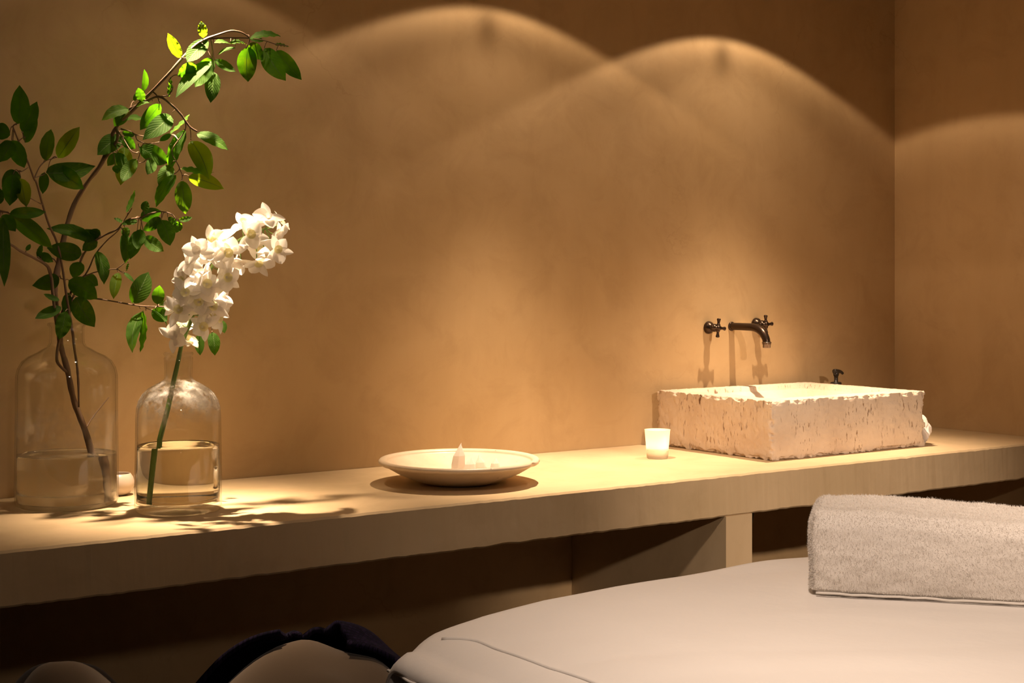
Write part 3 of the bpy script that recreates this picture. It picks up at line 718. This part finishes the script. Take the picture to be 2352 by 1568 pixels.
tb = thing('massage_table', 'padded treatment table under a white sheet in the foreground', 'table', (2.15, -1.53, 0))
toff = -Vector(tb.location)
path = [(1.148,.50),(1.142,.56),(1.138,.62),(1.142,.66),(1.150,.690)] + [(x, ztop(x)-.008) for x in [1.165+.02*i for i in range(98)]]
m_ = obj('mattress', drape(path, .010, .12, 0, 9, .0022), SHEET2, tb, loc=toff)
so = m_.modifiers.new('s', 'SOLIDIFY'); so.thickness = .002; so.offset = -1
bm = bmesh.new(); box(bm, 1.26, 3.05, -1.93, -1.12, .56, .62, .01); obj('table_frame', bm, WOOD, tb, loc=toff)
for lx in (1.36, 2.95):
    for ly in (-1.86, -1.19):
        bm = bmesh.new(); box(bm, lx-.025, lx+.025, ly-.025, ly+.025, 0, .565, .004); obj('leg', bm, WOOD, tb, loc=toff)
hem = [(1.128,.693),(1.127,.697),(1.132,.706),(1.142,.7115),(1.155,.716)] + [(x, ztop(x)+.002) for x in [1.17+.012*i for i in range(165)]]
sh = obj('bed_sheet', drape(hem, 0, .10, 1, 2), SHEET, loc=(0,0,0))
tag(sh, 'smooth white cotton sheet spread over the treatment table', 'sheet')
so = sh.modifiers.new('s', 'SOLIDIFY'); so.thickness = .0022; so.offset = 1
# stitched seams of the sheet
bm = bmesh.new(); ys = [-1.95+.02*i for i in range(42)]
def seam_z(x, y): return ztop(x)+.002+.0025*noise.noise(Vector((x*4, y*7, 2)))+.0075*max(0, noise.noise(Vector(((x*.9+y*1.5)*4, (x-y*.6)*1.1, 5))))
pts = [(x, y, seam_z(x, y)+.0022) for x, y in [(1.243-.05*sstep(-1.20,-1.075,y), y) for y in ys]]
tube(bm, pts, .0034, 8, 2); obj('seam', bm, SHEET, sh)
bm = bmesh.new(); pts = [(1.1285+.004*math.sin(y*60), y, .692+.0012*noise.noise(Vector((y*20,0,0)))) for y in [-1.92+.016*i for i in range(52)]]
tube(bm, pts, .0026, 8, 2); obj('hem', bm, SHEET, sh)

def towel():
    # block: front face runs from (1.853,-1.31) towards the camera's right
    A = Vector((1.827, -1.333, 0)); D = Vector((.646, -.763, 0)).normalized(); N = Vector((D.y, -D.x, 0))
    N = Vector((-D.y, D.x, 0)) if Vector((-D.y, D.x, 0)).dot(FW) > 0 else N   # away from camera
    LT, DP, HT = .60, .23, .141
    bm = bmesh.new(); bmesh.ops.create_cube(bm, size=1)
    bmesh.ops.subdivide_edges(bm, edges=bm.edges[:], cuts=70, use_grid_fill=True)
    ang = math.atan2(D.y, D.x)
    for v in bm.verts:
        a = v.co.x+.5; b = v.co.y+.5; c = v.co.z+.5
        x, y, z = a*LT, b*DP, c*HT
        r = .028     # round the block
        cx = min(max(x, r*.7), LT-r); cy = min(max(y, r), DP-r); cz = min(max(z, .010), HT-r)
        dv = Vector((x-cx, y-cy, z-cz))
        if dv.length > 1e-6:
            m = max(abs(dv.x)/(r*.7 if x < cx else r), abs(dv.y)/r, abs(dv.z)/(.010 if z < cz else r))
            e = dv.normalized(); sc = Vector((r*.7 if x < cx else r, r, .010 if z < cz else r))
            dv = Vector((e.x*sc.x, e.y*sc.y, e.z*sc.z))*m
        x, y, z = cx+dv.x, cy+dv.y, cz+dv.z
        sag = .012*sstep(.15,.42,x)
        z -= sag*(z/HT)
        bul = .006*math.sin(PI*min(1, z/HT))
        y += (-bul if b < .5 else bul)
        q = Vector((x, y, z))
        z += .006*noise.noise(q*9)*(z/HT) + (.0022*noise.noise(q*45)+.0016*noise.noise(q*120) if z > .012 else 0)
        y += .0050*noise.noise(q*13+Vector((5,0,0)))+.0022*noise.noise(q*50)+.0014*noise.noise(q*110)
        x += .003*noise.noise(q*16+Vector((9,0,0)))+.0008*noise.noise(q*90)
        # base lifts a little along the front like the loose fold in the photo
        v.co = Vector((x, y, z))
    bm.normal_update()
    rnd = random.Random(2); fs = list(bm.faces); new = []
    for f in fs:
        n = f.normal
        if n.z < -.5: continue
        c0 = f.calc_center_median(); vs = [v.co for v in f.verts]
        if c0.x > .50: continue
        for _ in range(4):
            u, w_ = rnd.random(), rnd.random()
            p = (vs[0]*(1-u)+vs[1]*u)*(1-w_)+(vs[3]*(1-u)+vs[2]*u)*w_
            d = (n+Vector((rnd.gauss(0,.7), rnd.gauss(0,.7), rnd.gauss(0,.6)-.1))).normalized()
            l = rnd.uniform(.0022,.0056); s = d.cross(Vector((rnd.random()-.5, rnd.random()-.5, rnd.random()-.5))).normalized()*.00035
            new.append((p-s-d*.0005, p+s-d*.0005, p+d*l))
    for t3 in new: bm.faces.new([bm.verts.new(q) for q in t3])
    me = bpy.data.meshes.new('folded_towel'); bm.to_mesh(me); bm.free(); me.materials.append(TERRY)
    for p in me.polygons: p.use_smooth = True
    o = bpy.data.objects.new('folded_towel', me); COL.objects.link(o)
    o.location = (A.x, A.y, .7665); o.rotation_euler = (0,0,ang)
    if N.dot(Vector((math.cos(ang+PI/2), math.sin(ang+PI/2),0))) < 0: pass
    tag(o, 'thick fluffy white towel folded into a block on the treatment table', 'towel')
    # loose hem under the front edge
    bm = bmesh.new(); pts = [(.012+.02*i, -.003-.003*noise.noise(Vector((i*.7,0,0))), .003+.0022*noise.noise(Vector((i*.5,3,0)))) for i in range(22)]
    tube(bm, pts, .0022, 8, 2); obj('hem', bm, TERRY, o)
towel()

# ------------------------------------------------------------------ floor cushions below the counter, dark throw
def cushion(label, x, y, r, h, seed):
    bm = bmesh.new(); bmesh.ops.create_icosphere(bm, subdivisions=5, radius=1)
    for v in bm.verts:
        p = v.co.copy(); f = 1+.07*noise.noise(p*1.8+Vector((seed,0,0)))
        zz = p.z*abs(p.z)**-.25 if abs(p.z) > 1e-4 else 0
        v.co = Vector((p.x*r*f, p.y*r*f, max(0, (p.z*.5+.5)*h*(1+.04*noise.noise(p*2+Vector((0,seed,0)))))))
        if v.co.z < .03: v.co.z = 0
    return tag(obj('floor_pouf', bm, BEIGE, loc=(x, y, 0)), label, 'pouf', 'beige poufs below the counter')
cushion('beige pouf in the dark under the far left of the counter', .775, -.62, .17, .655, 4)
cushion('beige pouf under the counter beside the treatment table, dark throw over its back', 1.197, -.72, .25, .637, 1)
def throw():
    bm = bmesh.new(); G = []; cx, cy, r, h = 1.197, -.72, .25, .637
    NA, NB = 90, 26
    for i in range(NA+1):
        a = -.55+(PI+.05)*i/NA; row = []
        for j in range(NB+1):
            t = j/NB; e = .22+t*1.2
            rr = (r+.022)*math.sin(min(PI/2, e)+max(0, e-PI/2)*.2)
            zz = (h+.020)*(.5+.5*math.cos(e)) + .02*noise.noise(Vector((a*2, t*2, 0)))
            rr += .012*noise.noise(Vector((a*4, t*3, 2)))+.02*t
            row.append(bm.verts.new((cx+rr*math.cos(a), cy+rr*math.sin(a), zz+.01*math.sin(a*3))))
        G.append(row)
    for i in range(NA):
        for j in range(NB): bm.faces.new((G[i][j], G[i+1][j], G[i+1][j+1], G[i][j+1]))
    o = tag(obj('knitted_throw', bm, NAVY), 'dark navy knitted throw draped over the back of a beige pouf', 'blanket')
    so = o.modifiers.new('s', 'SOLIDIFY'); so.thickness = .01; so.offset = 1
throw()
